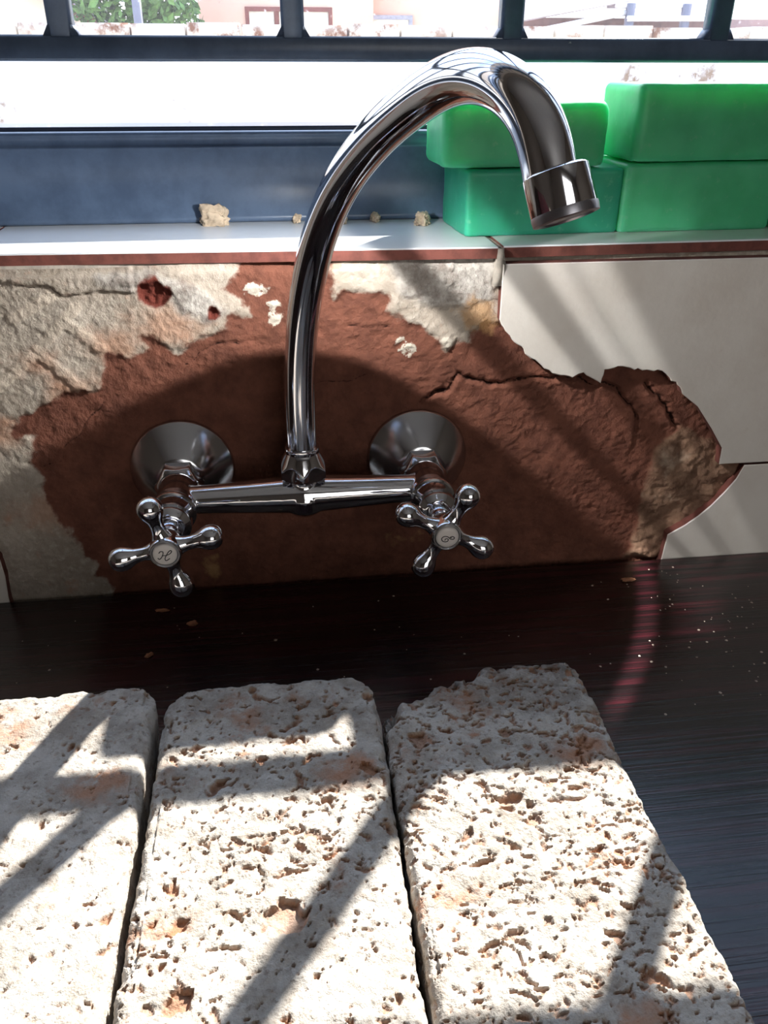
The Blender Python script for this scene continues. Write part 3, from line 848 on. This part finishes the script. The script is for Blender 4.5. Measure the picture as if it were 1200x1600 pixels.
# ------------------------------------------------------------------ cement bricks
def grid_box(nx, ny, nz):
    """welded box surface, parameters in 0..1"""
    idx = {}; V = []; Q = []
    def vid(i, j, k):
        key = (i, j, k)
        if key not in idx:
            idx[key] = len(V); V.append((i / nx, j / ny, k / nz))
        return idx[key]
    for i in range(nx):
        for j in range(ny):
            Q.append((vid(i, j, nz), vid(i + 1, j, nz), vid(i + 1, j + 1, nz), vid(i, j + 1, nz)))
    for i in range(0, nx, 1):
        for k in range(nz):
            Q.append((vid(i, 0, k), vid(i + 1, 0, k), vid(i + 1, 0, k + 1), vid(i, 0, k + 1)))
            Q.append((vid(i + 1, ny, k), vid(i, ny, k), vid(i, ny, k + 1), vid(i + 1, ny, k + 1)))
    for j in range(ny):
        for k in range(nz):
            Q.append((vid(nx, j, k), vid(nx, j + 1, k), vid(nx, j + 1, k + 1), vid(nx, j, k + 1)))
            Q.append((vid(0, j + 1, k), vid(0, j, k), vid(0, j, k + 1), vid(0, j + 1, k + 1)))
    # closed underside from the bottom rim
    rim = [idx[(i, 0, 0)] for i in range(nx)] + [idx[(nx, j, 0)] for j in range(ny)] + [idx[(i, ny, 0)] for i in range(nx, 0, -1)] + [idx[(0, j, 0)] for j in range(ny, 0, -1)]
    return np.array(V), np.array(Q), rim

GB = grid_box(150, 340, 36)
def brick(x0, x1, yb, L, H, seed, rp, tilt, broken=None, rough=1.0, dirt_back=0.0, label='', cover=(0.92, 0.9, 0.97), stretch=1.25):
    U, Q, rim = GB
    W = x1 - x0
    P = (U - [0.5, 0.5, 0.5]) * [W, L, H]
    # rounded plan corners
    hx, hy, hz = W / 2, L / 2, H / 2
    for sx in (-1, 1):
        for sy in (-1, 1):
            r = rp[(sx + 1) // 2 + (0 if sy < 0 else 2)]
            dx = P[:, 0] * sx - (hx - r); dy = P[:, 1] * sy - (hy - r)
            m = (dx > 0) & (dy > 0)
            mx = np.maximum(dx, dy); ln = np.hypot(dx, dy) + 1e-9
            P[m, 0] = sx * ((hx - r) + dx[m] / ln[m] * mx[m]); P[m, 1] = sy * ((hy - r) + dy[m] / ln[m] * mx[m])
    # eased arrises
    re = 0.0045
    C = np.clip(P, [-hx + re, -hy + re, -hz + re], [hx - re, hy - re, hz - re])
    D = P - C; ln = np.linalg.norm(D, axis=1)[:, None] + 1e-9
    # surfaces near an arris get pulled on to a radius
    edge = ((np.abs(D) > 1e-6).sum(1) >= 2)
    N = np.where(np.abs(D) > 1e-6, D, 0); N = N / ln
    flat = np.argmax(np.abs(U - 0.5), 1)
    P = np.where(edge[:, None], C + N * re, P)
    wp = P + [seed * 3.1, seed * 1.7, seed * 0.9]
    big = fbm(wp * 26, 4, seed); mid = fbm(wp * 95, 4, seed + 50); fine = fbm(wp * 330, 3, seed + 90)
    wrp = np.stack([fbm(wp * 70, 3, seed + 501), fbm(wp * 70, 3, seed + 502), 0 * big], 1) * 0.0055
    wp2 = (wp + wrp) * [1.0 / stretch, 1.15, 1.0]
    pn = fbm(wp2 * 150, 4, seed + 130, 0.6); pn2 = fbm(wp2 * 330, 3, seed + 170, 0.6); pn3 = fbm(wp2 * 62, 4, seed + 210, 0.6)
    dens = 0.08 * fbm(wp * 16, 2, seed + 250)
    def above(f, q0, w):
        t0 = np.quantile(f, q0); return sstep(t0, t0 + w * 2.0, f)
    pits = np.maximum.reduce([above(pn + dens, cover[0], 0.10) * 0.0019, above(pn2 + dens, cover[1], 0.10) * 0.0011, above(pn3 + dens, cover[2], 0.08) * 0.0027]) * rough
    disp = big * 0.0012 + mid * 0.0011 * rough + fine * 0.00045 * rough - pits
    topness = sstep(0.5, 0.95, N[:, 2])
    # arris wear
    wear = edge * (np.maximum(0, fbm(wp * 75, 3, seed + 300) + 0.08) * 0.0028)
    P = P + N * (disp - wear)[:, None]
    dirt = sstep(hy - 0.045, hy - 0.005, P[:, 1] + 0.015 * big) * dirt_back
    if broken:
        bx, by, bz = broken
        s = 1 - ((P[:, 0] + hx) / bx + (hy - P[:, 1]) / by)
        s = s + 0.35 * fbm(wp * 60, 3, seed + 400)
        k = sstep(0.0, 0.7, s)
        lump = np.abs(fbm(wp * 140, 4, seed + 444))
        P[:, 2] -= np.where(P[:, 2] > -hz + 0.004, 1, 0) * k * bz * (0.75 + 0.5 * lump) * np.clip((P[:, 2] + hz) / H, 0, 1)
        P[:, 1] -= k * 0.012 * (0.5 + lump)
        P[:, 0] += k * 0.006 * (0.5 + lump)
        dirt = np.maximum(dirt, sstep(0.0, 0.3, s) * 0.9)
    bottom = (U[:, 2] == 0)
    P[bottom, 2] = -hz
    P[:, 2] = np.maximum(P[:, 2], -hz)
    c, s_ = math.cos(tilt), math.sin(tilt)
    X = P[:, 0] * c - P[:, 1] * s_; Y = P[:, 0] * s_ + P[:, 1] * c
    P = np.stack([X, Y, P[:, 2] + hz], 1)
    me = bpy.data.meshes.new('cement_brick')
    faces = [tuple(q) for q in Q.tolist()] + [tuple(rim[::-1])]
    me.from_pydata(P.tolist(), [], faces); me.update()
    me.polygons.foreach_set('use_smooth', [True] * len(me.polygons))
    me.set_sharp_from_angle(angle=math.radians(50))
    for nm, a in (('pit', np.clip(pits / 0.0011, 0, 1)), ('dirt', dirt)):
        at = me.attributes.new(nm, 'FLOAT', 'POINT'); at.data.foreach_set('value', a.astype(np.float32))
    me.materials.append(M_BRICK)
    o = bpy.data.objects.new('cement_brick', me); COL.objects.link(o)
    o.location = ((x0 + x1) / 2, yb - L / 2, 0.0)
    tag(o, label, 'brick', 'cement bricks lying on the worktop')
    return o
BH = 0.060
brick(-0.1705, -0.0735, -0.1755, 0.222, BH, 3, (0.006, 0.006, 0.012, 0.016), 0.010, label='leftmost cement brick on the worktop, crossed by two slanting shadows', rough=0.75, cover=(0.965, 0.93, 0.985))
brick(-0.0700, 0.0250, -0.1790, 0.222, BH, 8, (0.006, 0.006, 0.024, 0.022), -0.006, label='middle cement brick on the worktop with a thin bright strip at its back', rough=1.0, dirt_back=0.25, cover=(0.92, 0.89, 0.955))
brick(0.0268, 0.1236, -0.1795, 0.222, BH, 21, (0.006, 0.006, 0.010, 0.018), -0.004, broken=(0.060, 0.036, 0.028), label='rightmost cement brick on the worktop with a chipped dark back corner', rough=1.0, dirt_back=0.75, cover=(0.88, 0.78, 0.975), stretch=1.5)

# ------------------------------------------------------------------ soap
def soap(name, lx, ly, lz, loc, rz, m, label, r=0.004, taper=0.0, seed=1, n=26):
    U, Q, rim = grid_box(n, n, n)
    h = np.array([lx, ly, lz]) / 2
    P = (U - 0.5) * [lx, ly, lz]
    # cosine spacing near the arrises
    P = np.sin((U - 0.5) * math.pi * 0.98) / math.sin(0.49 * math.pi) * h
    C = np.clip(P, -h + r, h - r); D = P - C
    ln = np.linalg.norm(D, axis=1)[:, None]
    P = np.where(ln > 1e-9, C + D / np.maximum(ln, 1e-9) * r, P)
    w = P * 1.0 + seed * 2.3
    P = P * (1 + taper * (P[:, 2:3] / lz) * np.array([1, 1, 0]))
    P = P + (D / np.maximum(ln, 1e-9)) * (fbm(w * 40, 3, seed) * 0.0005 + fbm(w * 160, 3, seed + 5) * 0.0002)[:, None]
    P[:, 2] -= P[:, 2].min()
    me = bpy.data.meshes.new(name); me.from_pydata(P.tolist(), [], [tuple(q) for q in Q.tolist()] + [tuple(rim[::-1])]); me.update()
    me.polygons.foreach_set('use_smooth', [True] * len(me.polygons))
    me.materials.append(m)
    o = bpy.data.objects.new(name, me); COL.objects.link(o)
    o.location = loc; o.rotation_euler = (0, 0, rz)
    return tag(o, label, 'soap', 'green soap bars on the sill')
ZS = SILL_Z
soap('soap_bar', 0.0985, 0.058, 0.0385, (0.1530, 0.0565, ZS), 0.06, M_SOAP_B, 'dark green soap bar on the sill, lower left of the stack', 0.003, seed=2)
soap('soap_bar', 0.1000, 0.054, 0.0372, (0.1395, 0.0535, ZS + 0.0387), 0.03, M_SOAP_A, 'bright green soap bar with rounded edges, upper left, behind the spout tip', 0.0065, seed=5)
soap('soap_bar', 0.1010, 0.056, 0.0410, (0.2535, 0.0580, ZS), 0.03, M_SOAP_A, 'green soap bar on the sill, lower right of the stack', 0.0035, seed=9)
soap('soap_bar', 0.1120, 0.056, 0.0424, (0.2590, 0.0535, ZS + 0.0413), 0.045, M_SOAP_A, 'green soap bar with the highest top edge, upper right of the stack', 0.0045, seed=13)
soap('soap_bar', 0.1140, 0.056, 0.0490, (0.3728, 0.0575, ZS + 0.0408), 0.01, M_SOAP_A, 'green soap bar added outside the right edge to shade the worktop, upper one of its pair', 0.0045, seed=23)  # unseen bar, added and heightened to keep sun off the worktop
soap('soap_bar', 0.0985, 0.056, 0.0405, (0.4600, 0.0580, ZS), 0.02, M_SOAP_A, 'green soap bar added outside the right edge to shade the worktop, lower one at the end of the row', 0.0035, seed=27)  # unseen bar added under the shading ones, carrying the row on
soap('soap_bar', 0.0985, 0.056, 0.0480, (0.4830, 0.0575, ZS + 0.0408), 0.0, M_SOAP_A, 'green soap bar added outside the right edge to shade the worktop, upper one at the end of the row', 0.0035, seed=29)  # another unseen bar added as a sun block for the worktop
soap('soap_bar', 0.0985, 0.056, 0.0405, (0.3575, 0.0600, ZS), -0.02, M_SOAP_A, 'green soap bar at the right edge of the photo, only its end showing', 0.0035, seed=17)

# ------------------------------------------------------------------ crumbs, lumps
def lump(name, loc, size, m, label, cat, seed, group=None):
    n = 9
    U, Q, rim = grid_box(n, n, n)
    P = (U - 0.5) * 2
    P = P / (np.linalg.norm(P, axis=1)[:, None] ** 0.97 + 1e-6)
    P = P * (1 + 0.9 * fbm(P * 1.5 + seed * 5.1, 4, seed, 0.6))[:, None]
    P = P * np.array(size) / 2
    P[:, 2] -= P[:, 2].min()
    P[:, 2] = np.maximum(P[:, 2] - 0.12 * size[2], 0)
    me = bpy.data.meshes.new(name); me.from_pydata(P.tolist(), [], [tuple(q) for q in Q.tolist()] + [tuple(rim[::-1])]); me.update()
    me.polygons.foreach_set('use_smooth', [True] * len(me.polygons)); me.set_sharp_from_angle(angle=math.radians(40))
    me.materials.append(m)
    o = bpy.data.objects.new(name, me); COL.objects.link(o); o.location = loc
    o.rotation_euler = (0, 0, seed)
    return tag(o, label, cat, group)
GL = 'mortar lumps on the sill'
lump('mortar_lump', (-0.0470, 0.0830, ZS), (0.0175, 0.009, 0.0135), M_LUMP, 'largest mortar lump against the window frame, left of the spout', 'mortar', 3, GL)
lump('mortar_lump', (0.0060, 0.0860, ZS), (0.0052, 0.005, 0.0062), M_LUMP, 'small mortar lump against the frame, just left of the spout', 'mortar', 5, GL)
lump('mortar_lump', (0.0580, 0.0860, ZS), (0.0095, 0.006, 0.0065), M_LUMP, 'flat mortar lump against the frame, right of the spout', 'mortar', 8, GL)
lump('mortar_lump', (0.0350, 0.0800, ZS), (0.007, 0.006, 0.0065), M_LUMP, 'mortar lump half hidden behind the spout on the sill', 'mortar', 12, GL)
lump('mortar_lump', (0.0870, 0.0720, ZS), (0.0125, 0.010, 0.0095), M_LUMP, 'mortar lump on the sill beside the lower left soap bar', 'mortar', 17, GL)
GC = 'clay chips on the worktop'
lump('clay_chip', (0.2190, -0.0330, 0), (0.0085, 0.0035, 0.0026), M_CHIP, 'clay chip on the worktop right of the cold handle', 'chip', 2, GC).rotation_euler = (0, 0, -0.1)
lump('clay_chip', (-0.0750, -0.0480, 0), (0.0062, 0.0045, 0.0022), M_CHIP, 'clay chip on the worktop below the hot handle', 'chip', 4, GC).rotation_euler = (0, 0, 0.1)
lump('clay_chip', (-0.0955, -0.0310, 0), (0.0085, 0.003, 0.0014), M_CHIP, 'thin dark clay chip lower left of the hot handle', 'chip', 6, GC).rotation_euler = (0, 0, -0.1)
lump('clay_chip', (-0.0980, -0.0770, 0), (0.0045, 0.0035, 0.0015), M_CHIP, 'tiny clay chip nearest the middle brick', 'chip', 7, GC)
def crumbs():
    vf = []
    for k in range(150):
        if k < 95: x, y = rng.normal(0.258, 0.03), rng.normal(-0.085, 0.05)
        else: x, y = rng.uniform(-0.2, 0.2), rng.uniform(-0.165, -0.02)
        if y > -0.018 or y < -0.17 or x > 0.335: continue
        s = 0.0004 + 0.0007 * rng.random() ** 2
        a = rng.random() * 3
        V = []
        for i in range(5):
            th = a + i * 1.2566
            rr = s * (0.7 + 0.6 * rng.random())
            V.append((x + math.cos(th) * rr, y + math.sin(th) * rr, 0.0))
        V.append((x, y, s * 0.8))
        vf.append((V, [(4, 3, 2, 1, 0)] + [(i, (i + 1) % 5, 5) for i in range(5)]))
    o = add_part('plaster_crumbs', join(*vf), M_CRUMB, None, smooth=False)
    tag(o, 'pale plaster crumbs scattered over the dark worktop', 'crumbs', kind='stuff')
crumbs()

# ------------------------------------------------------------------ outside
GZ = -1.25
o = add_part('ground', box(-40, 40, 0.24, 70, GZ - 0.1, GZ), M_GROUND, None, smooth=False); o['kind'] = 'structure'
bw = tag(empty('boundary_wall', (0.5, 3.5, GZ)), 'whitewashed boundary wall with a stained brick top course outside', 'wall')
add_part('wall_panel', box(-5, 7, 3.5, 3.62, GZ, 0.385), M_WHITEWASH, bw)
for k in range(54):
    x = -5 + 0.2225 * k
    add_part('coping_brick', box(x, x + 0.2125, 3.485 + rng.random() * 0.012, 3.635, 0.385, 0.440 + rng.random() * 0.008), M_COPING, bw)

def window_unit(house, x0, x1, z0, z1, y, mull, m_frame=None):
    m_frame = m_frame or M_TRIM
    f = 0.05
    fr = [box(x0, x1, y - 0.05, y + 0.02, z1 - f, z1), box(x0, x1, y - 0.05, y + 0.02, z0, z0 + f), box(x0, x0 + f, y - 0.05, y + 0.02, z0 + f, z1 - f), box(x1 - f, x1, y - 0.05, y + 0.02, z0 + f, z1 - f)]
    for q in mull:
        fr.append(box(q - f / 2, q + f / 2, y - 0.045, y + 0.02, z0 + f, z1 - f))
    w = add_part('window', join(*fr), m_frame, house, smooth=False)
    xs = [x0] + list(mull) + [x1]
    for a, b in zip(xs[:-1], xs[1:]):
        add_part('pane', box(a + f / 2 + 0.01, b - f / 2 - 0.01, y - 0.02, y + 0.01, z0 + f, z1 - f), M_CURTAIN, w, smooth=False)

hp = tag(empty('pink_house', (1.2, 12, GZ)), 'salmon pink rendered house across the street, two red framed windows', 'house')
add_part('wall', box(-0.85, 1.40, 12.0, 16, GZ, 3.0), M_PINK, hp)
add_part('wall', box(1.40, 3.30, 12.25, 16, GZ, 3.0), M_PINK, hp)
add_part('roof', (lambda V: (V, [(0, 1, 5, 4), (1, 2, 6, 5), (2, 3, 7, 6), (3, 0, 4, 7), (0, 3, 2, 1), (4, 5, 6, 7)]))([(-1.2, 11.6, 3.0), (3.6, 11.6, 3.0), (3.6, 16.4, 3.0), (-1.2, 16.4, 3.0), (0.8, 13.6, 4.2), (1.6, 13.6, 4.2), (1.6, 14.4, 4.2), (0.8, 14.4, 4.2)]), M_ROOF, hp)
window_unit(hp, -0.26, 0.86, 0.0, 0.91, 12.0, (0.14,))
window_unit(hp, 1.37, 1.95, -0.1, 0.84, 12.24, (), simple('slate_frame', srgb(150, 150, 165), 0.7))

hg = tag(empty('gable_house', (-3.2, 13, GZ)), 'cream gabled house far left beyond the boundary wall', 'house')
gy = 12.6
gab = [(-6.2, GZ), (-2.1, GZ), (-2.1, 0.62), (-4.2, 1.9), (-6.2, 0.62)]
V = [(x, gy, z) for x, z in gab] + [(x, gy + 4, z) for x, z in gab]
add_part('wall', (V, [(0, 1, 2, 3, 4), (9, 8, 7, 6, 5)] + [((i + 1) % 5, i, 5 + i, 5 + (i + 1) % 5) for i in range(5)]), M_CREAM, hg, smooth=False)
for (xa, za, xb, zb_) in ((-4.2, 2.0, -1.75, 0.52), (-6.6, 0.52, -4.2, 2.0)):
    V = [(xa, gy - 0.3, za), (xb, gy - 0.3, zb_), (xb, gy - 0.3, zb_ - 0.14), (xa, gy - 0.3, za - 0.14)]
    V2 = [(x, gy - 0.24, z) for x, y, z in V]
    add_part('barge_board', (V + V2, [(3, 2, 1, 0), (4, 5, 6, 7), (0, 1, 5, 4), (2, 3, 7, 6), (1, 2, 6, 5), (3, 0, 4, 7)]), M_TRIM, hg, smooth=False)
    V = [(xa, gy - 0.35, za + 0.06), (xb, gy - 0.35, zb_ + 0.06), (xb, gy + 4.2, zb_ + 0.06), (xa, gy + 4.2, za + 0.06)]
    V2 = [(x, y, z - 0.06) for x, y, z in V]
    add_part('roof', (V + V2, [(0, 1, 2, 3), (7, 6, 5, 4), (1, 0, 4, 5), (2, 1, 5, 6), (3, 2, 6, 7), (0, 3, 7, 4)]), M_ROOF, hg, smooth=False)

# right hand carport / pavilion with pale roofs
rh = tag(empty('tiled_roof_house', (5.0, 12, GZ)), 'low house with pale hipped roofs and white gutters, far right outside', 'house')
add_part('wall', box(3.6, 9.5, 13.0, 17, GZ, 0.86), simple('dull_brickwork', srgb(150, 120, 116), 0.9, var=0.15, scale=6), rh)  # brickwork in a dull grey-pink tone
def slab(V, th):
    V2 = [(x, y, z - th) for x, y, z in V]
    n = len(V)
    return V + V2, [tuple(range(n)), tuple(range(2 * n - 1, n - 1, -1))] + [((i + 1) % n, i, n + i, n + (i + 1) % n) for i in range(n)]
add_part('roof', slab([(3.3, 12.0, 0.80), (5.0, 12.3, 1.08), (5.6, 14.5, 2.4), (4.6, 14.5, 2.2)], 0.05), M_ROOF, rh, smooth=False)
add_part('roof', slab([(4.7, 12.4, 1.00), (6.6, 12.4, 1.02), (7.5, 15.0, 2.4), (5.6, 15.0, 2.4)], 0.05), M_ROOF, rh, smooth=False)
for (a, b) in (((3.3, 11.95, 0.80), (5.0, 12.25, 1.07)), ((3.6, 11.9, 0.66), (4.95, 12.2, 0.90)), ((4.75, 12.2, 0.98), (6.6, 12.2, 0.99)), ((4.9, 12.1, 0.82), (6.1, 12.1, 0.83))):
    add_part('gutter', tube([a, b], 0.035, 8), M_FASCIA, rh)
for px in (4.95, 5.75):
    add_part('post', box(px - 0.05, px + 0.05, 12.1, 12.2, GZ, 1.0), M_POLE, rh)
add_part('beam', box(3.6, 6.2, 12.16, 12.26, 0.58, 0.66), M_POLE, rh)

# tree: cluster crown in one mesh, trunk
tr_ = tag(empty('tree', (-1.5, 10.5, GZ)), 'pale green bushy tree between the gabled and the pink house', 'tree')
def crown(c, rad, n, leaf):
    V, Fc = [], []
    for k in range(n):
        d = rng.normal(size=3); d /= np.linalg.norm(d)
        p = np.array(c) + d * np.array(rad) * (0.55 + 0.5 * rng.random()) * (1 + 0.25 * math.sin(5 * d[0] + 3 * d[2]))
        u = rng.normal(size=3); u /= np.linalg.norm(u); w_ = np.cross(u, d); w_ /= (np.linalg.norm(w_) + 1e-6)
        s = leaf * (0.6 + 0.8 * rng.random()); b = len(V)
        V += [tuple(p - u * s), tuple(p + w_ * s * 0.5 + d * s * 0.15), tuple(p + u * s), tuple(p - w_ * s * 0.5 + d * s * 0.15)]
        Fc += [(b, b + 1, b + 2, b + 3)]
    return V, Fc
add_part('trunk', tube(spline([(-1.5, 10.5, GZ), (-1.46, 10.5, -0.4), (-1.5, 10.52, 0.5)], 4), [0.10, 0.10, 0.095, 0.09, 0.09, 0.085, 0.08, 0.075, 0.07], 10), M_BARK, tr_)
cr = add_part('crown', crown((-1.42, 10.5, 1.15), (0.72, 0.7, 0.75), 4200, 0.06), M_LEAF, tr_, smooth=False); cr['kind'] = 'stuff'
pl = tag(add_part('street_pole', lathe((-1.25, 9.2, GZ), (0, 0, 1), [(0, 0.05), (0.1, 0.05), (5.0, 0.038)], 16), M_POLE, None), 'grey street pole in front of the tree outside', 'pole')
